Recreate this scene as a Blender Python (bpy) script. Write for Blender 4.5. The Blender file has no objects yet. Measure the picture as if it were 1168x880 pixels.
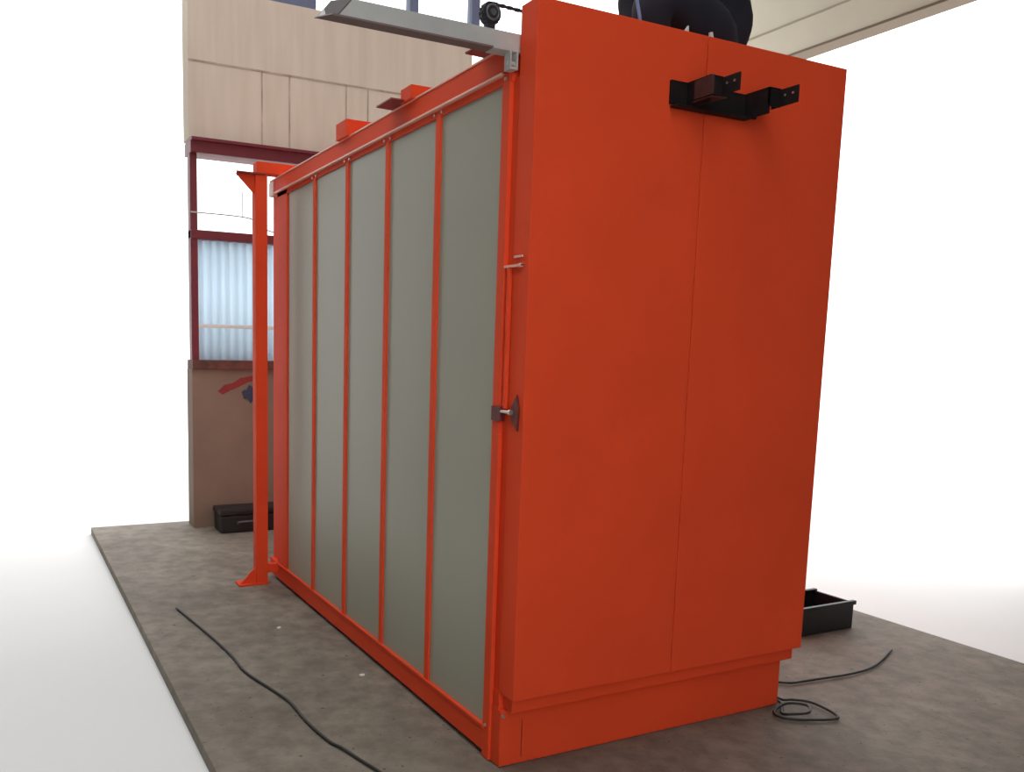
import bpy, bmesh, math, random
from mathutils import Vector, Matrix
random.seed(4)
PI = math.pi
sc = bpy.context.scene
COL = sc.collection

# ------------------------------------------------------------------ camera
F_PX, YAW, PITCH, ROLL = 980.684, 0.460265, -0.128052, 0.0214683
CAM = Vector((-1.69396, -2.60259, 1.60824))
cy, sy, cp, sp = math.cos(YAW), math.sin(YAW), math.cos(PITCH), math.sin(PITCH)
fw = Vector((sy*cp, cy*cp, sp)); rt = Vector((cy, -sy, 0)); up = rt.cross(fw)
r2 = math.cos(ROLL)*rt + math.sin(ROLL)*up
u2 = -math.sin(ROLL)*rt + math.cos(ROLL)*up
cd = bpy.data.cameras.new('camera'); cam = bpy.data.objects.new('camera', cd); COL.objects.link(cam)
cam.matrix_world = Matrix(((r2.x, u2.x, -fw.x, CAM.x), (r2.y, u2.y, -fw.y, CAM.y), (r2.z, u2.z, -fw.z, CAM.z), (0, 0, 0, 1)))
cd.sensor_fit = 'HORIZONTAL'; cd.sensor_width = 36.0
cd.lens = F_PX*36.0/1168.0
cd.shift_x = (584.0-(592.0-110.995))/1168.0
cd.shift_y = 83.378/1168.0
cd.clip_start = 0.05; cd.clip_end = 400
sc.camera = cam

# ------------------------------------------------------------------ light: bright overcast sky
SKY = 2.65
w = bpy.data.worlds.new('overcast_sky'); sc.world = w; w.use_nodes = True
w.node_tree.nodes['Background'].inputs['Color'].default_value = (0.97, 0.985, 1.0, 1)
w.node_tree.nodes['Background'].inputs['Strength'].default_value = SKY
sc.view_settings.view_transform = 'Standard'; sc.view_settings.look = 'None'
sc.view_settings.gamma = 1.0; sc.view_settings.use_curve_mapping = False
sc.view_settings.exposure = 0.0

# ------------------------------------------------------------------ materials
def s2l(c):
    return tuple(((v/255.0)/12.92 if v/255.0 <= .04045 else ((v/255.0+.055)/1.055)**2.4) for v in c)
def mat(name, rgb, rough=.5, metal=0.0, noise=0.0, scale=6.0, bump=0.0, bscale=60.0, spec=.5, rgb2=None, stretch=None):
    m = bpy.data.materials.new(name); m.use_nodes = True
    nt = m.node_tree; b = nt.nodes['Principled BSDF']
    c = s2l(rgb)
    b.inputs['Base Color'].default_value = (*c, 1); b.inputs['Roughness'].default_value = rough
    b.inputs['Metallic'].default_value = metal; b.inputs['Specular IOR Level'].default_value = spec
    tc = nt.nodes.new('ShaderNodeTexCoord'); mp = nt.nodes.new('ShaderNodeMapping')
    nt.links.new(tc.outputs['Object'], mp.inputs['Vector'])
    if stretch: mp.inputs['Scale'].default_value = stretch
    if noise or rgb2:
        n = nt.nodes.new('ShaderNodeTexNoise'); n.inputs['Scale'].default_value = scale; n.inputs['Detail'].default_value = 6
        nt.links.new(mp.outputs['Vector'], n.inputs['Vector'])
        rp = nt.nodes.new('ShaderNodeValToRGB')
        d = s2l(rgb2) if rgb2 else tuple(v*(1-noise) for v in c)
        rp.color_ramp.elements[0].position = .3; rp.color_ramp.elements[0].color = (*d, 1)
        rp.color_ramp.elements[1].position = .7; rp.color_ramp.elements[1].color = (*c, 1)
        nt.links.new(n.outputs['Fac'], rp.inputs['Fac']); nt.links.new(rp.outputs['Color'], b.inputs['Base Color'])
    if bump:
        n2 = nt.nodes.new('ShaderNodeTexNoise'); n2.inputs['Scale'].default_value = bscale; n2.inputs['Detail'].default_value = 3
        bp = nt.nodes.new('ShaderNodeBump'); bp.inputs['Strength'].default_value = bump; bp.inputs['Distance'].default_value = .004
        nt.links.new(tc.outputs['Object'], n2.inputs['Vector'])
        nt.links.new(n2.outputs['Fac'], bp.inputs['Height']); nt.links.new(bp.outputs['Normal'], b.inputs['Normal'])
    return m

M = {}
M['orange'] = mat('orange_paint', (240, 80, 43), .62, noise=.10, scale=2.2, bump=.05, bscale=180, spec=.12)
M['orange_highlight'] = mat('orange_edge_highlight', (246, 186, 162), .4)  # bright edge highlight painted as a paler orange
M['grey_panel'] = mat('grey_panel_sheet', (167, 164, 146), .38, noise=.05, scale=1.2, bump=.03, bscale=40, spec=.35)
M['zinc'] = mat('galvanised_steel', (196, 196, 192), .45, metal=.15, noise=.12, scale=14)
M['bolt'] = mat('bright_bolt_steel', (205, 195, 185), .3, metal=.8)
M['black_steel'] = mat('raw_black_steel', (34, 25, 25), .6, noise=.4, scale=18, bump=.15, spec=.25, rgb2=(18, 15, 17))
M['rusty_steel'] = mat('rusty_brown_steel', (72, 40, 36), .65, noise=.4, scale=20, bump=.15)
M['dark_tab'] = mat('dark_red_plate', (150, 58, 56), .5, noise=.15)
M['tyre'] = mat('dark_oily_steel', (58, 58, 62), .5, metal=.4, noise=.3, scale=30)
M['hub'] = mat('worn_hub_steel', (120, 120, 122), .4, metal=.6, noise=.2, scale=30)
M['maroon'] = mat('maroon_painted_steel', (120, 40, 48), .5, noise=.15)
M['rust_sill'] = mat('rusty_sill', (126, 70, 54), .7, rgb2=(70, 44, 40), scale=14)
M['rubber'] = mat('black_cable_rubber', (40, 37, 34), .6)
M['paper'] = mat('white_paper', (225, 220, 212), .8)
M['blue'] = mat('pale_blue_webbing', (120, 138, 182), .7)
M['trousers'] = mat('dark_navy_work_cloth', (30, 31, 44), .9, noise=.3, scale=9, bump=.3, bscale=25)
M['jacket'] = mat('black_jacket_cloth', (26, 26, 34), .9, noise=.3, scale=9, bump=.3, bscale=25)
M['skin'] = mat('skin', (190, 140, 115), .55)
M['hair'] = mat('dark_hair', (40, 30, 26), .7, noise=.3, scale=40)
M['shoe'] = mat('black_shoe_leather', (28, 26, 26), .5)
M['bluegrey'] = mat('blue_grey_painted_steel', (112, 120, 146), .5)
M['fascia'] = mat('cream_fascia_panel', (214, 208, 186), .7, noise=.05, scale=3)
M['yard'] = mat('pale_yard_concrete', (242, 241, 238), .9, noise=.03, scale=1)
M['roof'] = mat('roof_sheet', (120, 120, 116), .7, noise=.1)
M['added_wall'] = mat('added_wall_grey', (76, 71, 66), .8, noise=.1)
M['crate'] = mat('black_plastic', (30, 29, 30), .5, noise=.3, scale=12)

def floor_material():
    m = mat('dusty_concrete_floor', (126, 114, 100), .72, bump=.25, bscale=70, spec=.3)
    nt = m.node_tree; b = nt.nodes['Principled BSDF']
    tc = [n for n in nt.nodes if n.type == 'TEX_COORD'][0]
    def noise(s, d):
        n = nt.nodes.new('ShaderNodeTexNoise'); n.inputs['Scale'].default_value = s; n.inputs['Detail'].default_value = d
        n.inputs['Roughness'].default_value = .62
        nt.links.new(tc.outputs['Object'], n.inputs['Vector']); return n
    def ramp(n, stops):
        r = nt.nodes.new('ShaderNodeValToRGB'); e = r.color_ramp.elements
        while len(e) < len(stops): e.new(.5)
        for i, (p, c) in enumerate(stops): e[i].position = p; e[i].color = (*c, 1)
        nt.links.new(n.outputs['Fac'], r.inputs['Fac']); return r
    a = ramp(noise(1.6, 8), [(.3, s2l((117, 107, 94))), (.55, s2l((138, 128, 114))), (.75, s2l((154, 144, 130)))])
    c = ramp(noise(9, 8), [(.3, (.62, .61, .6)), (.62, (1, 1, 1))])
    d = ramp(noise(38, 2), [(.27, (.25, .25, .25)), (.33, (1, 1, 1))])
    def mul(x, y):
        k = nt.nodes.new('ShaderNodeMix'); k.data_type = 'RGBA'; k.blend_type = 'MULTIPLY'; k.inputs['Factor'].default_value = 1
        nt.links.new(x, k.inputs[6]); nt.links.new(y, k.inputs[7]); return k.outputs[2]
    o = mul(mul(a.outputs['Color'], c.outputs['Color']), d.outputs['Color'])
    nt.links.new(o, b.inputs['Base Color'])
    return m
M['floor'] = floor_material()

def concrete_wall_material():
    m = mat('beige_board_marked_concrete', (200, 184, 160), .85, bump=.12, bscale=30, spec=.2)
    nt = m.node_tree; b = nt.nodes['Principled BSDF']
    tc = [n for n in nt.nodes if n.type == 'TEX_COORD'][0]
    mp = nt.nodes.new('ShaderNodeMapping'); mp.inputs['Scale'].default_value = (7, 1, .7)
    nt.links.new(tc.outputs['Object'], mp.inputs['Vector'])
    n = nt.nodes.new('ShaderNodeTexNoise'); n.inputs['Scale'].default_value = 1.4; n.inputs['Detail'].default_value = 5
    nt.links.new(mp.outputs['Vector'], n.inputs['Vector'])
    r = nt.nodes.new('ShaderNodeValToRGB'); e = r.color_ramp.elements
    e[0].position = .3; e[0].color = (*s2l((212, 197, 178)), 1); e[1].position = .62; e[1].color = (*s2l((222, 208, 190)), 1)
    nt.links.new(n.outputs['Fac'], r.inputs['Fac'])
    nt.links.new(r.outputs['Color'], b.inputs['Base Color'])
    return m
M['concrete'] = concrete_wall_material()
M['concrete_joint'] = mat('dirty_joint', (150, 136, 120), .9, rgb2=(204, 189, 170), scale=7)

def lower_wall_material():
    """brown painted wall with a red swipe and a dark blue blot of its own"""
    m = mat('brown_wall_paint', (146, 120, 102), .8, noise=.2, scale=3)
    return m
M['brown_wall'] = lower_wall_material()
M['red_swipe'] = mat('red_paint_swipe', (150, 48, 46), .7, noise=.2, scale=9)
M['blue_blot'] = mat('dark_blue_paint_blot', (58, 64, 88), .7, noise=.2, scale=9)

def poly_sheet():
    m = mat('pale_blue_corrugated_plastic', (206, 218, 226), .4)
    nt = m.node_tree; b = nt.nodes['Principled BSDF']; out = nt.nodes['Material Output']
    t = nt.nodes.new('ShaderNodeBsdfTranslucent'); t.inputs['Color'].default_value = (*s2l((218, 230, 238)), 1)
    mx = nt.nodes.new('ShaderNodeMixShader'); mx.inputs[0].default_value = .8
    nt.links.new(b.outputs[0], mx.inputs[1]); nt.links.new(t.outputs[0], mx.inputs[2]); nt.links.new(mx.outputs[0], out.inputs[0])
    return m
M['poly'] = poly_sheet()
def glass():
    m = bpy.data.materials.new('clear_window_glass'); m.use_nodes = True; nt = m.node_tree
    nt.nodes.remove(nt.nodes['Principled BSDF']); out = nt.nodes['Material Output']
    t = nt.nodes.new('ShaderNodeBsdfTransparent'); t.inputs[0].default_value = (.95, .96, .96, 1)
    g = nt.nodes.new('ShaderNodeBsdfGlossy'); g.inputs['Roughness'].default_value = .02
    fr = nt.nodes.new('ShaderNodeFresnel'); fr.inputs[0].default_value = 1.45
    mx = nt.nodes.new('ShaderNodeMixShader')
    nt.links.new(fr.outputs[0], mx.inputs[0]); nt.links.new(t.outputs[0], mx.inputs[1]); nt.links.new(g.outputs[0], mx.inputs[2])
    nt.links.new(mx.outputs[0], out.inputs[0]); return m
M['glass'] = glass()

# ------------------------------------------------------------------ mesh helpers
class MB:
    """collects shapes and links them as ONE mesh object"""
    def __init__(s): s.bm = bmesh.new()
    def hexa(s, v, bev=0.0):
        """v: 8 corners, bottom ring 0-3 then top ring 4-7"""
        t = bmesh.new(); q = [t.verts.new(p) for p in v]
        for f in ((0, 3, 2, 1), (4, 5, 6, 7), (0, 1, 5, 4), (1, 2, 6, 5), (2, 3, 7, 6), (3, 0, 4, 7)):
            t.faces.new([q[i] for i in f])
        bmesh.ops.recalc_face_normals(t, faces=t.faces)
        if bev: bmesh.ops.bevel(t, geom=t.edges[:], offset=bev, segments=2, affect='EDGES', profile=.6)
        s._add(t); return s
    def box(s, x0, x1, y0, y1, z0, z1, bev=0.0):
        return s.hexa([(x0, y0, z0), (x1, y0, z0), (x1, y1, z0), (x0, y1, z0), (x0, y0, z1), (x1, y0, z1), (x1, y1, z1), (x0, y1, z1)], bev)
    def prism(s, pts, axis, a, b, bev=0.0):
        """polygon pts (two coords of the other axes in order) extruded along axis from a to b"""
        t = bmesh.new()
        def P(p, k):
            return {'x': (k, p[0], p[1]), 'y': (p[0], k, p[1]), 'z': (p[0], p[1], k)}[axis]
        lo = [t.verts.new(P(p, a)) for p in pts]; hi = [t.verts.new(P(p, b)) for p in pts]
        t.faces.new(lo); t.faces.new(hi[::-1]); n = len(pts)
        for i in range(n): t.faces.new((lo[i], hi[i], hi[(i+1) % n], lo[(i+1) % n]))
        bmesh.ops.recalc_face_normals(t, faces=t.faces)
        if bev: bmesh.ops.bevel(t, geom=t.edges[:], offset=bev, segments=2, affect='EDGES')
        s._add(t); return s
    def cyl(s, p, q, r, n=16, r2=None, bev=0.0):
        p, q = Vector(p), Vector(q); d = q-p
        t = bmesh.new()
        bmesh.ops.create_cone(t, cap_ends=True, segments=n, radius1=r, radius2=r if r2 is None else r2, depth=d.length)
        if bev: bmesh.ops.bevel(t, geom=[e for e in t.edges if len(e.link_faces) == 2 and any(len(f.verts) > 4 for f in e.link_faces)], offset=bev, segments=2, affect='EDGES')
        bmesh.ops.transform(t, matrix=Matrix.Translation((p+q)/2) @ d.to_track_quat('Z', 'Y').to_matrix().to_4x4(), verts=t.verts)
        s._add(t); return s
    def torus(s, c, R, r, axis='y', n=28, k=10):
        t = bmesh.new(); rings = []
        for i in range(n):
            a = 2*PI*i/n; ring = []
            for j in range(k):
                b = 2*PI*j/k; rr = R+r*math.cos(b); h = r*math.sin(b)
                p = {'y': (rr*math.cos(a), h, rr*math.sin(a)), 'z': (rr*math.cos(a), rr*math.sin(a), h), 'x': (h, rr*math.cos(a), rr*math.sin(a))}[axis]
                ring.append(t.verts.new(Vector(p)+Vector(c)))
            rings.append(ring)
        for i in range(n):
            for j in range(k):
                t.faces.new((rings[i][j], rings[(i+1) % n][j], rings[(i+1) % n][(j+1) % k], rings[i][(j+1) % k]))
        bmesh.ops.recalc_face_normals(t, faces=t.faces); s._add(t); return s
    def tube(s, pts, r, sub=8, n=8):
        P = [Vector(p) for p in pts]; Q = []
        for i in range(len(P)-1):
            a, b, c, d = P[max(i-1, 0)], P[i], P[i+1], P[min(i+2, len(P)-1)]
            for k in range(sub):
                t = k/sub
                Q.append(.5*((2*b)+(c-a)*t+(2*a-5*b+4*c-d)*t*t+(3*b-a-3*c+d)*t**3))
        Q.append(P[-1]); t = bmesh.new(); rings = []
        for i, p in enumerate(Q):
            tg = (Q[min(i+1, len(Q)-1)]-Q[max(i-1, 0)]).normalized()
            ref = Vector((0, 0, 1)) if abs(tg.z) < .9 else Vector((1, 0, 0))
            a = tg.cross(ref).normalized(); b = a.cross(tg)
            rings.append([t.verts.new(p+a*r*math.cos(2*PI*j/n)+b*r*math.sin(2*PI*j/n)) for j in range(n)])
        for i in range(len(rings)-1):
            for j in range(n): t.faces.new((rings[i][j], rings[i][(j+1) % n], rings[i+1][(j+1) % n], rings[i+1][j]))
        t.faces.new(rings[0][::-1]); t.faces.new(rings[-1])
        bmesh.ops.recalc_face_normals(t, faces=t.faces); s._add(t); return s
    def _add(s, t):
        me = bpy.data.meshes.new('tmp'); t.to_mesh(me); t.free(); s.bm.from_mesh(me); bpy.data.meshes.remove(me)
    def build(s, name, m, parent=None, smooth=False):
        me = bpy.data.meshes.new(name); s.bm.to_mesh(me); s.bm.free()
        me.materials.append(m); o = bpy.data.objects.new(name, me); COL.objects.link(o)
        if smooth:
            for p in me.polygons: p.use_smooth = True
        if parent is not None: put(o, parent)
        return o
def world_of(o):
    v = Vector(o.location)
    while o.parent is not None: o = o.parent; v += Vector(o.location)
    return v
def put(o, parent):
    o.parent = parent
    if o.type == 'MESH':                      # meshes are drawn in world space: bring them to the parent's origin
        o.data.transform(Matrix.Translation(-world_of(parent)))
def thing(name, loc, label, cat, group=None):
    o = bpy.data.objects.new(name, None); COL.objects.link(o); o.location = loc; o.empty_display_size = .1
    tag(o, label, cat, group); return o
def tag(o, label, cat, group=None):
    o['label'] = label; o['category'] = cat
    if group: o['group'] = group
    return o
def struct(name, mb, m, parent=None):
    o = mb.build(name, m, parent)
    if parent is None: o['kind'] = 'structure'
    return o

# ------------------------------------------------------------------ the hall
BY = 4.93                                     # back wall face
XL, XR = -1.0, 5.5
struct('ground', MB().box(-70, 70, -60, 80, -.30, -.06), M['yard'])
struct('floor', MB().box(XL, 3.2, -7, 5.25, -.059, 0), M['floor'])
SKX0, SKX1, SKY0, SKY1 = -.94, 3.0, .25, 4.7            # unseen rooflight added over the cabin to brighten back wall and panel tops
struct('ceiling', MB().box(-1.0, 5.8, -7, SKY0, 6.25, 6.4).box(-1.0, 5.8, SKY1, 5.3, 6.25, 6.4).box(-1.0, SKX0, SKY0, SKY1, 6.25, 6.4).box(SKX1, 5.8, SKY0, SKY1, 6.25, 6.4), M['roof'])
sk = struct('added_rooflight', MB().box(SKX0, SKX1, 2.9, 2.96, 6.26, 6.36).box(.5, .56, SKY0, SKY1, 6.26, 6.36).box(1.75, 1.81, SKY0, SKY1, 6.26, 6.36), M['roof'])  # bars of the added rooflight, out of view
MB().box(SKX0, SKX1, SKY0, SKY1, 6.37, 6.376).build('pane', M['glass'], sk)  # pane of the added rooflight, out of view
struct('shade_wall_front', MB().box(-.1, 5.5, -5.2, -5.0, 0, 6.25), M['added_wall'])  # added wall out of view, stops short to steer light onto the door
struct('shade_wall_yard', MB().box(-2.9, -2.7, -4.4, 9, -.06, 6.2), M['added_wall'])  # added wall, never in view, cuts sky light on the cabin's side

# back wall: brown dado, glazed band, maroon lintel beam, beige concrete band
WX0 = -.18
o = struct('wall_back_lower', MB().box(WX0, 2.49, BY, BY+.22, 0, 1.39), M['brown_wall'])
struct('trim_1', MB().box(WX0, 2.49, BY-.03, BY+.2, 1.39, 1.468, .006), M['rust_sill'])
up_ = struct('wall_back_upper', MB().box(WX0, 2.49, BY, BY+.25, 3.30, 4.51, .01), M['concrete'])
mb = MB()
mb.box(WX0, 2.49, BY-.004, BY+.01, 3.915, 3.93)
struct('trim_2', mb, M['concrete_joint'])
mb = MB()
for x in (.44, .685, 1.21, 1.42, 2.0): mb.box(x-.006, x+.006, BY-.003, BY+.01, 3.31, 3.915)
struct('trim_3', mb, M['concrete_joint'])
struct('trim_4', MB().box(WX0, 2.49, BY-.06, BY+.2, 3.18, 3.285, .006).box(WX0, 2.49, BY-.1, BY+.12, 3.272, 3.298, .004), M['maroon'])
# window 1: steel framed, clear glass over corrugated sheet
wf = MB()
wf.box(WX0, 2.49, BY-.02, BY+.1, 2.486, 2.56, .006)
wf.box(WX0, WX0+.06, BY-.01, BY+.1, 1.468, 3.18, .004).box(1.1, 1.16, BY-.01, BY+.1, 1.468, 3.18, .004).box(2.43, 2.49, BY-.01, BY+.1, 1.468, 3.18, .004)
win = struct('window_1', wf, M['maroon'])
MB().box(WX0+.05, 2.44, BY+.045, BY+.051, 2.55, 3.19).build('pane', M['glass'], win)
t = bmesh.new(); n = 150; top = []; bot = []
for i in range(n+1):
    x = WX0+.03+i*(2.49-WX0-.06)/n; y = BY+.055+.014*math.sin(2*PI*x/.076)
    bot.append(t.verts.new((x, y, 1.45))); top.append(t.verts.new((x, y, 2.50)))
for i in range(n): t.faces.new((bot[i], bot[i+1], top[i+1], top[i]))
mb = MB(); mb._add(t)
cs = mb.build('corrugated_sheet', M['poly'], win, True)
sm = cs.modifiers.new('thick', 'SOLIDIFY'); sm.thickness = .003
MB().box(WX0+.05, 2.44, BY+.0, BY+.035, 1.745, 1.775, .004).build('glazing_bar', mat('white_glazing_bar', (236, 234, 228), .6), win)
mb = MB().tube([(WX0, BY-.03, 2.70), (.3, BY-.03, 2.69), (.42, BY-.03, 2.62), (.6, BY-.03, 2.58), (1.0, BY-.03, 2.58)], .006)
mb.tube([(.26, BY-.03, 2.69), (.26, BY-.03, 2.9)], .005, 2).tube([(.33, BY-.03, 2.69), (.33, BY-.03, 2.82)], .005, 2)
mb.build('frame_wire', M['zinc'], win)
# paint marks on the dado
t = MB().prism([(.04, 1.20), (.10, 1.255), (.17, 1.27), (.24, 1.315), (.34, 1.335), (.40, 1.33), (.39, 1.30), (.30, 1.275), (.22, 1.235), (.15, 1.205), (.08, 1.17)], 'y', BY-.003, BY+.01)
tag(t.build('paint_mark', M['red_swipe']), 'red paint swipe on the brown wall under the far window', 'paint mark')
t = MB().prism([(.25, 1.19), (.275, 1.215), (.29, 1.205), (.315, 1.255), (.35, 1.235), (.40, 1.25), (.41, 1.17), (.43, 1.12), (.38, 1.10), (.36, 1.125), (.33, 1.09), (.305, 1.13), (.27, 1.13), (.262, 1.165)], 'y', BY-.003, BY+.01)
tag(t.build('paint_mark', M['blue_blot']), 'dark blue paint blot on the brown wall beside the orange post', 'paint mark')
# clerestory over the concrete band
mb = MB()
for x in (1.20, 1.84, 2.49): mb.box(x, x+.085, BY+.03, BY+.13, 4.51, 6.25, .004)
mb.box(.2, 5.5, BY+.03, BY+.13, 6.0, 6.25)
cw = struct('window_2', mb, M['bluegrey'])
MB().box(WX0, .93, BY+.02, BY+.1, 4.51, 6.25).build('blind_panel', M['bluegrey'], cw)
MB().box(.93, 2.49, BY+.07, BY+.076, 4.51, 6.0).build('pane', M['glass'], cw)
# right side: cream fascia with a ledge, open bays under it
fa = struct('wall_right', MB().box(XR, XR+.2, -7.0, BY+.2, 4.58, 6.25), M['fascia'])
struct('trim_5', MB().box(XR-.012, XR+.1, -7.0, BY+.2, 4.868, 4.884), mat('fascia_joint', (168, 162, 142), .8))
struct('trim_6', MB().box(XR-.012, XR+.2, -7.0, BY+.2, 4.555, 4.579, .002), mat('fascia_ledge', (120, 104, 84), .7))
struct('shade_wall_right', MB().box(XR, XR+.2, -.8, .9, -.06, 4.5).box(2.3, 2.5, -5, -1.0, 0, 6.2).box(2.3, 5.5, -1.2, -1.0, 0, 4.2), M['added_wall'])  # added dark walls out of view, shading the door's right and the floor
struct('column_right', MB().box(XR-.05, XR+.25, BY-.1, BY+.25, -.05, 4.5, .01), M['fascia'])

# ------------------------------------------------------------------ the oven
DW, DZ0, DZ1 = 1.538, .299, 2.80
XS = -.009
oven = thing('industrial_oven', (.75, 1.6, 0), 'large orange painted steel oven cabin with grey panelled side and tall door', 'oven')
# insulated body
MB().box(.02, 1.50, .16, 3.10, .03, 2.655, .004).build('cabin_body', M['orange'], oven)
MB().box(XS+.004, 1.51, .13, 3.157, 2.655, 2.682, .003).build('roof_sheet', M['orange'], oven)
Y0, PL, ZB, ZT = .189, 2.591, .1346, 2.558
pw = PL/5
for i in range(5):
    a, b = Y0+i*pw, Y0+(i+1)*pw
    p = MB().box(XS+.008, .03, a+.012, b-.012, ZB-.02, ZT+.02, .002).build('side_panel', M['grey_panel'], oven)
    if i: 
        st = MB().box(XS-.002, .03, a-.02, a+.02, ZB-.005, ZT+.005, .002).build('panel_strip', M['orange'], oven)
        for dy in (-.035, .03):
            MB().cyl((XS+.001, a+dy, 2.571), (XS-.006, a+dy, 2.571), .006, 10).build('screw', M['bolt'], st)
# top rail: lower angle with a lip and a deep upper channel
tr = MB().box(XS, .03, .14, 3.02, ZT, 2.586, .002).box(XS-.002, .03, .19, 3.157, 2.60, 2.684, .003).build('top_rail', M['orange'], oven)
MB().box(XS-.016, .03, .19, 3.03, 2.587, 2.596, .002).build('rail_lip', M['orange_highlight'], tr)
MB().box(XS-.006, .04, .25, 3.15, 2.681, 2.689, .002).build('rail_edge', M['orange_highlight'], tr)
MB().box(XS-.008, .012, 3.06, 3.158, 2.585, 2.674, .002).build('rail_end', mat('lit_end_colour', (226, 196, 184), .5), tr)  # pale colour paints the light caught by the open channel end
br = MB().box(XS, .03, .19, 3.157, .024, ZB-.012, .003).build('bottom_rail', M['orange'], oven)
MB().box(XS-.007, .03, .19, 3.157, ZB-.014, ZB, .002).build('rail_lip', M['orange'], br)
# rear corner post, two folds
MB().box(XS, .04, 2.782, 2.99, ZB-.01, 2.60, .004).box(XS+.022, .05, 2.985, 3.157, ZB-.01, 2.60, .004).build('rear_corner_post', M['orange'], oven)
# front corner post with its recessed rebate
cpst = MB().box(XS-.004, .03, .146, .197, .004, 2.592, .004).build('front_corner_post', M['orange'], oven)
MB().box(.004, .04, .11, .150, .004, 2.57, .003).build('rebate', M['orange'], cpst)
for z in (2.572, .142): MB().cyl((XS, .172, z), (XS-.009, .172, z), .007, 12).build('screw', M['bolt'], cpst)
# plinth under the door
pln = MB().box(-.002, 1.508, .08, .17, .004, .232, .004).build('plinth', M['orange'], oven)
MB().box(.018, 1.523, .032, .14, .238, .296, .003).build('kick_strip', M['orange'], pln)
MB().box(.0965, .0985, .0785, .09, .03, .18).build('plinth_joint', mat('dark_joint', (70, 24, 18), .7), pln)
MB().cyl((.008, .081, .212), (.008, .072, .212), .007, 12).build('screw', M['bolt'], pln)
MB().box(.0, 1.5, .10, .16, .225, .30).build('sill_core', M['orange'], pln)

# door
door = bpy.data.objects.new('door', None); COL.objects.link(door); door.location = (.77-.75, .05-1.6, DZ0); door.parent = oven
MB().box(0, .7675, 0, .105, DZ0, DZ1, .004).build('door_leaf', M['orange'], door)
MB().box(.7710, DW, 0, .105, DZ0, DZ1, .004).build('door_leaf', M['orange'], door)
MB().box(.01, DW-.01, .006, .1, DZ0+.01, DZ1-.006).build('door_core', mat('door_core_seam', (84, 26, 18), .7), door)

# bracket on the door: channel along the door, two angle arms with bolted tabs
bk = MB()
bk.box(.59, 1.03, -.012, .0, 2.53, 2.612, .002)
bk.box(.59, .966, -.05, -.008, 2.514, 2.522, .002).box(.59, .966, -.012, .0, 2.606, 2.614, .002)
brk = bk.build('bracket', M['black_steel'], door)
brk['label'] = 'raw dark steel bracket with two arms'
def arm(x, m, L=.131, tab=.213):
    a = MB()
    a.box(x, x+.008, -L, -.002, 2.518, 2.613, .0015)                       # web
    a.box(x, x+.062, -L, -L+.008, 2.546, 2.613, .0015)                     # end plate
    a.box(x, x+.062, -L, -.002, 2.607, 2.614, .0015)                       # upper flange
    a.build('bracket_arm', m, door)
    MB().box(x+.056, x+.064, -tab, -.09, 2.548, 2.610, .0015).build('bracket_tab', m, door)
    for y in (-tab+.022, -tab+.058):
        MB().cyl((x+.057, y, 2.585), (x+.0535, y, 2.585), .0045, 12).build('tab_hole', M['bolt'], door)
arm(.962, M['black_steel']); arm(.666, M['black_steel'])
MB().box(.660, .667, -.15, -.055, 2.540, 2.608, .0015).prism([(.655, -.055), (.70, -.055), (.72, -.16), (.655, -.15)], 'z', 2.530, 2.5335).build('bracket_shoe', M['rusty_steel'], door)

# locking rod along the door edge
lk = MB().box(-.012, .004, .112, .126, 1.392, 1.905, .002).build('lock_rod', M['orange'], oven)
MB().box(-.020, -.004, .135, .148, .24, 1.296, .002).build('lock_rod', M['orange'], oven)
g = MB().box(-.012, .002, .034, .150, 1.905, 1.914, .0015).cyl((-.006, .034, 1.9095), (-.006, .052, 1.9095), .007, 10).build('rod_guide', M['orange_highlight'], oven)
MB().box(-.008, .002, .037, .088, 1.937, 1.945, .0015).build('rod_stop', mat('highlight_on_steel', (226, 176, 160), .4), oven)  # white highlight on the bar put into its colour
l2 = MB().prism([(.022, 1.40), (.04, 1.45), (.075, 1.40), (.075, 1.36), (.03, 1.315)], 'x', -.008, .002, .002).build('latch', mat('oily_red_plate', (120, 44, 34), .5, noise=.4, scale=30), oven)
MB().cyl((-.016, .06, 1.383), (-.016, .15, 1.383), .006, 12).cyl((-.016, .058, 1.383), (-.016, .07, 1.383), .010, 12).build('latch_pin', M['bolt'], l2)
MB().box(-.022, .0, .125, .19, 1.345, 1.40, .003).build('latch_block', mat('oily_red_steel', (110, 34, 28), .5, noise=.4, scale=30), l2)

# door slide rail, sprocket, chain, hanger
ra = MB().hexa([(-.677, .12, 2.655), (.017, .12, 2.655), (.017, .172, 2.655), (-.728, .172, 2.655),
                (-.628, .12, 2.712), (.017, .12, 2.712), (.017, .172, 2.712), (-.680, .172, 2.712)], .002)
ra.box(-.10, .012, .116, .176, 2.648, 2.66, .002)
rail = ra.build('slide_rail', M['zinc'], oven); rail['label'] = 'grey galvanised door slide rail'
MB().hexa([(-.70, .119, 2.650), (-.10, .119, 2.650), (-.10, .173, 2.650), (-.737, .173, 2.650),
           (-.692, .119, 2.656), (-.10, .119, 2.656), (-.10, .173, 2.656), (-.730, .173, 2.656)]).build('rail_shade_strip', mat('underside_shade', (120, 100, 96), .6), rail)  # dark strip paints the shade on the rail's underside
MB().hexa([(-.6775, .1195, 2.6545), (-.672, .1195, 2.6545), (-.720, .1725, 2.6545), (-.7285, .1725, 2.6545),
           (-.6285, .1195, 2.7125), (-.623, .1195, 2.7125), (-.672, .1725, 2.7125), (-.6805, .1725, 2.7125)]).build('rail_end_shade', mat('end_face_shade', (92, 84, 84), .6), rail)  # dark cap paints the shaded end face of the rail
wl = MB().cyl((-.102, .128, 2.768), (-.102, .168, 2.768), .036, 28, bev=.004)
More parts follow.
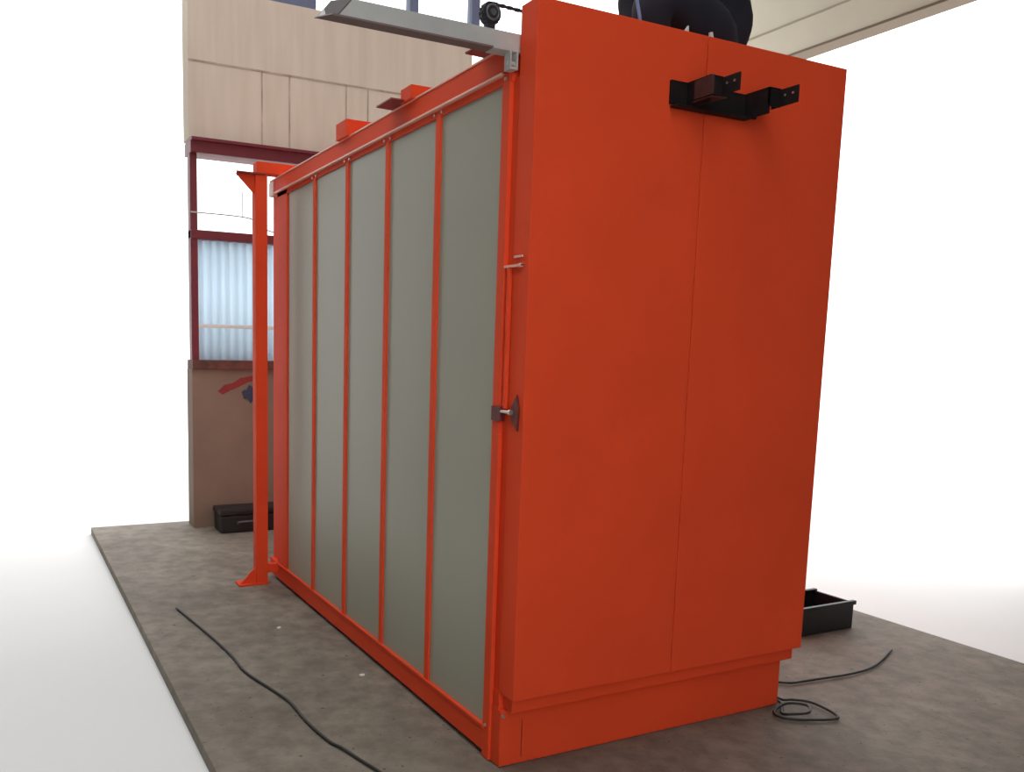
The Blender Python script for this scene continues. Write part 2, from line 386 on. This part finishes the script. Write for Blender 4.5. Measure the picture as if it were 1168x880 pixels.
for i in range(16):
    a = 2*PI*i/16; wl.cyl((-.102+.034*math.cos(a), .138, 2.768+.034*math.sin(a)), (-.102+.034*math.cos(a), .160, 2.768+.034*math.sin(a)), .006, 6)
sp_ = wl.build('sprocket', M['tyre'], oven)
MB().torus((-.102, .127, 2.768), .024, .004).cyl((-.102, .120, 2.768), (-.102, .130, 2.768), .012, 16, bev=.002).build('hub', M['hub'], sp_)
MB().box(-.12, -.085, .136, .160, 2.708, 2.75, .003).build('sprocket_mount', M['tyre'], oven)
ch = MB()
n = 34
for i in range(n):
    x = -.098+i*.0155; z = 2.806-.006*math.sin(PI*i/n)
    if i % 2: ch.box(x-.009, x+.009, .144, .147, z-.0045, z+.0045).box(x-.009, x+.009, .153, .156, z-.0045, z+.0045)
    else: ch.box(x-.009, x+.009, .147, .153, z-.004, z+.004)
ch.build('drive_chain', M['tyre'], oven)
MB().box(.36, .44, .11, .19, 2.682, 2.83, .004).build('chain_tensioner', M['tyre'], oven)
MB().box(-.035, -.029, .112, .152, 2.592, 2.655, .001).box(-.008, -.002, .112, .152, 2.592, 2.655, .001).box(-.035, -.002, .112, .152, 2.588, 2.595, .001).cyl((-.04, .132, 2.612), (.003, .132, 2.612), .008, 12).build('rail_hanger', M['zinc'], oven)

# roof members
def stub(y0, y1, z1, x1=1.5, open_=False):
    m = MB()
    if open_:
        m.box(-.034, x1, y0, y0+.006, 2.684, z1, .001).box(-.034, x1, y1-.006, y1, 2.684, z1, .001).box(-.034, x1, y0, y1, 2.684, 2.69).box(-.02, x1, y0, y1, z1-.05, z1-.044)
    else:
        m.box(-.034, x1, y0, y1, 2.684, z1, .003)
    return m.build('roof_beam', M['orange'], oven)
stub(1.70, 1.85, 2.768); stub(.925, 1.035, 2.742)
for y0, y1 in ((.99, 1.175), (.16, .345)):
    MB().prism([(-.096, y0+.01), (-.096, y1-.012), (.05, y1), (.05, y0)], 'z', 2.689, 2.695).build('roof_tab', M['dark_tab'], oven)
# rear gantry post and its beam
po = MB().box(-.166, -.086, 2.95, 3.03, .006, 2.684, .004).build('support_post', M['orange'], oven)
MB().prism([(-.29, 2.94), (-.10, 2.94), (-.08, 3.06), (-.26, 3.06)], 'z', 2.684, 2.694, .002).build('cap_plate', M['dark_tab'], po)
MB().prism([(-.285, 2.684), (-.166, 2.684), (-.166, 2.565)], 'y', 2.975, 2.985).build('gusset', M['orange'], po)
MB().prism([(-.275, .012), (-.166, .012), (-.166, .115), (-.20, .09), (-.235, .05)], 'y', 2.965, 2.977).build('gusset', M['orange'], po)
MB().box(-.285, -.085, 2.935, 3.06, 0, .012, .002).build('base_plate', M['orange'], po)
MB().box(-.155, 1.5, 2.955, 3.05, 2.696, 2.768, .004).build('gantry_beam', M['orange'], oven)
MB().box(-.086, .0, 2.97, 3.02, .07, .13, .004).build('foot_link', M['orange'], oven)

# ------------------------------------------------------------------ cables, scraps, crates
c = MB().tube([(-.76, 2.6, .009), (-.69, 2.05, .009), (-.654, 1.684, .009), (-.645, 1.417, .009), (-.589, 1.155, .009), (-.556, .98, .009), (-.552, .756, .009), (-.529, .547, .009), (-.502, .468, .009), (-.474, .35, .009), (-.43, .17, .009), (-.37, -.2, .009), (-.36, -.7, .009)], .0062)
tag(c.build('power_cable', M['rubber'], None, True), 'black cable snaking across the concrete beside the grey panelled side', 'cable')
c = MB().tube([(1.66, .75, .01), (1.60, .46, .01), (1.728, .254, .01), (1.884, .215, .01), (2.3, .2, .01), (2.7, .35, .01)], .006)
tag(c.build('power_cable', M['rubber'], None, True), 'thin black cable crossing the floor behind the right end, furthest back', 'cable')
c = MB().tube([(1.575, .19, .01), (1.56, .10, .01), (1.61, .074, .01), (1.66, .0, .012), (1.63, -.15, .01), (1.482, -.11, .01), (1.40, -.055, .01), (1.40, .0, .01), (1.46, .035, .012), (1.53, .035, .022), (1.585, -.02, .024), (1.53, -.075, .022), (1.45, -.06, .022), (1.43, -.02, .012), (1.48, .03, .01), (1.53, .08, .01), (1.545, .2, .01)], .006)
tag(c.build('power_cable', M['rubber'], None, True), 'looped black cable on the floor by the right end of the plinth', 'cable')
def scrap(x, y, s, rot, label):
    m = MB()
    pts = [(x+s*math.cos(rot+a)*k, y+s*math.sin(rot+a)*k) for a, k in ((0, 1), (1.2, .7), (2.5, 1), (3.6, .8), (5.1, .9))]
    m.prism(pts, 'z', .0005, .006)
    tag(m.build('paper_scrap', M['paper']), label, 'scrap', 'white scraps on the floor')
scrap(-.127, 1.17, .016, .3, 'tiny white scrap on the concrete close under the grey side panels')
scrap(-.292, 2.023, .014, 1.1, 'tiny white scrap on the concrete nearer the orange post')
b = thing('tool_case', (.25, 4.72, 0), 'low black case on the floor against the far brown wall', 'case')
MB().box(-.02, .62, 4.6, 4.86, 0, .15, .015).build('case_body', M['crate'], b)
MB().box(-.03, .63, 4.59, 4.87, .152, .205, .015).build('case_lid', M['crate'], b)
MB().tube([(.12, 4.59, .08), (.14, 4.565, .10), (.3, 4.565, .10), (.32, 4.59, .08)], .008).build('case_handle', M['hub'], b)
b = thing('crate', (2.62, .86, 0), 'small black crate on the floor beyond the right end of the door', 'crate')
m = MB().box(2.40, 2.86, .72, .735, .0, .16, .004).box(2.40, 2.86, .985, 1.0, .0, .16, .004).box(2.40, 2.415, .735, .985, .0, .16, .004).box(2.845, 2.86, .735, .985, 0, .16, .004).box(2.41, 2.85, .73, .99, .004, .02)
m.build('crate_body', M['crate'], b)
for y in (.71, .985): MB().box(2.39, 2.87, y, y+.025, .145, .17, .004).build('crate_rim', M['crate'], b)

# ------------------------------------------------------------------ the person kneeling on the roof
Z = 2.684; PY = .36
def person():
    root = thing('person', (1.05, PY, Z), 'person in dark jacket and trousers kneeling on top of the orange cabin', 'person')
    V, R, E, names = [], [], [], {}
    def v(n, x, y, z, r, to=None, rz=None):
        names[n] = len(V); V.append((x, PY+y, Z+z)); R.append((r, rz or r))
        if to is not None: E.append((names[to], names[n]))
    v('pelvis', 1.11, 0, .225, .175)
    v('belly', 1.05, 0, .42, .175, 'pelvis'); v('chest', .97, 0, .60, .165, 'belly'); v('neckbase', .91, 0, .76, .09, 'chest')
    v('neck', .89, 0, .82, .056, 'neckbase'); v('jaw', .865, 0, .88, .068, 'neck'); v('head', .862, 0, .95, .088, 'jaw'); v('crown', .872, 0, 1.02, .066, 'head')
    legs = {'a': [('hip', 1.08, .10, .19, .135), ('thigh', .87, .15, .255, .135), ('knee', .64, .17, .305, .105), ('shin', .65, .165, .18, .08), ('ankle', .69, .16, .085, .050), ('toe', .60, .165, .05, .042), ('tip', .53, .17, .035, .03)],
            'b': [('hip', 1.09, .10, .18, .13), ('thigh', .94, .13, .19, .11), ('knee', .77, .14, .085, .075), ('shin', .93, .13, .065, .062), ('ankle', 1.15, .12, .06, .046), ('toe', 1.27, .12, .05, .04), ('tip', 1.34, .12, .035, .028)]}
    arms = {'a': [('shoulder', .95, .17, .70, .085), ('upper', .925, .215, .63, .072), ('elbow', .90, .235, .555, .063), ('fore', .83, .20, .555, .052), ('wrist', .765, .165, .555, .034)],
            'b': [('shoulder', .95, .17, .70, .085), ('upper', .90, .21, .57, .072), ('elbow', .85, .22, .43, .063), ('fore', .84, .19, .36, .052), ('wrist', .80, .165, .30, .034)]}
    for s, k in ((-1, 'a'), (1, 'b')):
        for chain, first in ((legs[k], 'pelvis'), (arms[k], 'chest')):
            pr = first
            for nm, x, y, z, r in chain:
                v(nm+k, x, s*y, z, r, pr); pr = nm+k
        wx, wz = V[names['wrist'+k]][0], V[names['wrist'+k]][2]-Z
        hx, hz = wx-.655-.03, wz-.275
        v('palm'+k, .655+hx, s*.15, .26+hz, .030, 'wrist'+k, .02)
        for j, (dy, L) in enumerate(((-.030, .85), (-.010, 1.0), (.010, .95), (.030, .75))):
            q = 'f%d%s' % (j, k)
            v(q+'1', .612+hx, s*.15+dy, .252+hz, .0095, 'palm'+k); v(q+'2', .612-.03*L+hx, s*.15+dy*1.1, .238+hz, .009, q+'1'); v(q+'3', .612-.045*L+hx, s*.15+dy*1.1, .215+hz, .0075, q+'2')
        v('t1'+k, .648+hx, s*.15-s*.045, .248+hz, .011, 'palm'+k); v('t2'+k, .622+hx, s*.15-s*.058, .236+hz, .009, 't1'+k)
    me = bpy.data.meshes.new('body'); me.from_pydata([Vector(p)-Vector(root.location) for p in V], E, [])
    o = bpy.data.objects.new('body', me); COL.objects.link(o); o.parent = root
    sk = o.modifiers.new('skin', 'SKIN'); sk.use_smooth_shade = True
    for i, d in enumerate(me.skin_vertices[0].data):
        d.radius = R[i]; d.use_root = (i == 0)
    ss = o.modifiers.new('sub', 'SUBSURF'); ss.levels = 2; ss.render_levels = 2
    dg = bpy.context.evaluated_depsgraph_get(); m2 = bpy.data.meshes.new_from_object(o.evaluated_get(dg))
    o.modifiers.clear(); o.data = m2
    m2.materials.clear()
    for k in ('jacket', 'trousers', 'skin', 'shoe'): m2.materials.append(M[k])
    def seg(p, a, b):
        a, b = Vector(V[names[a]])-Vector(root.location), Vector(V[names[b]])-Vector(root.location); t = max(0, min(1, (p-a).dot(b-a)/(b-a).length_squared)); return (p-a-(b-a)*t).length
    regs = []
    for k in 'ab':
        regs += [(1, 'hip'+k, 'thigh'+k, .11), (1, 'thigh'+k, 'knee'+k, .085), (1, 'knee'+k, 'shin'+k, .06), (1, 'shin'+k, 'ankle'+k, .05), (3, 'ankle'+k, 'toe'+k, .04), (3, 'toe'+k, 'tip'+k, .03),
                 (0, 'shoulder'+k, 'upper'+k, .075), (0, 'upper'+k, 'elbow'+k, .065), (0, 'elbow'+k, 'fore'+k, .06), (0, 'fore'+k, 'wrist'+k, .045), (2, 'wrist'+k, 'palm'+k, .03), (2, 't1'+k, 't2'+k, .01)]
        regs += [(2, 'f%d%s1' % (j, k), 'f%d%s3' % (j, k), .009) for j in range(4)]
    regs += [(1, 'pelvis', 'hipa', .14), (0, 'pelvis', 'belly', .17), (0, 'belly', 'chest', .17), (0, 'chest', 'neckbase', .12), (2, 'neck', 'head', .07), (2, 'head', 'crown', .07)]
    for p in m2.polygons:
        p.use_smooth = True
        c = Vector(p.center); p.material_index = min(regs, key=lambda r: seg(c, r[1], r[2])-r[3])[0]
    # hair, facial features
    def ell(c, r, name, m, cut=None):
        t = bmesh.new(); bmesh.ops.create_uvsphere(t, u_segments=20, v_segments=14, radius=1)
        if cut: bmesh.ops.delete(t, geom=[q for q in t.verts if cut(q.co)], context='VERTS')
        for q in t.verts: q.co = Vector((q.co.x*r[0], q.co.y*r[1], q.co.z*r[2]))+Vector((c[0], PY+c[1], Z+c[2]))
        mb = MB(); mb._add(t); ob = mb.build(name, m, root, True); return ob
    h = ell((.875, 0, .985), (.105, .092, .105), 'hair', M['hair'], lambda q: q.x < -.35 and q.z < .55 or q.z < -.5)
    h.modifiers.new('t', 'SOLIDIFY').thickness = .012
    ell((.772, 0, .925), (.016, .013, .02), 'nose', M['skin'])
    for s in (-1, 1):
        ell((.872, s*.088, .93), (.02, .01, .032), 'ear', M['skin'])
        ell((.787, s*.032, .955), (.008, .011, .008), 'eye', M['shoe'])
    ell((.795, 0, .885), (.008, .024, .006), 'mouth', mat('lips', (150, 88, 80), .5))
    return root
person()
st = MB()
st.tube([(.50, .20, 3.10), (.512, .14, 2.98), (.520, .118, 2.90), (.530, .112, 2.83), (.535, .118, 2.70)], .0065)
tag(st.build('strap', M['blue'], None, True), 'pale blue strap hanging down behind the top edge of the door by the kneeling person', 'strap')
t = MB().prism([(.694, 2.802), (.735, 2.856), (.742, 2.802)], 'y', .075, .085, .001)
tag(t.build('paper_scrap', M['paper']), 'white triangular scrap standing on the top edge of the door left of the seam', 'scrap')
t = MB().prism([(.850, 2.802), (.846, 2.85), (.858, 2.852), (.872, 2.802)], 'y', .074, .086, .001)
tag(t.build('white_peg', M['paper']), 'small white peg standing on the top edge of the door right of the seam', 'peg')
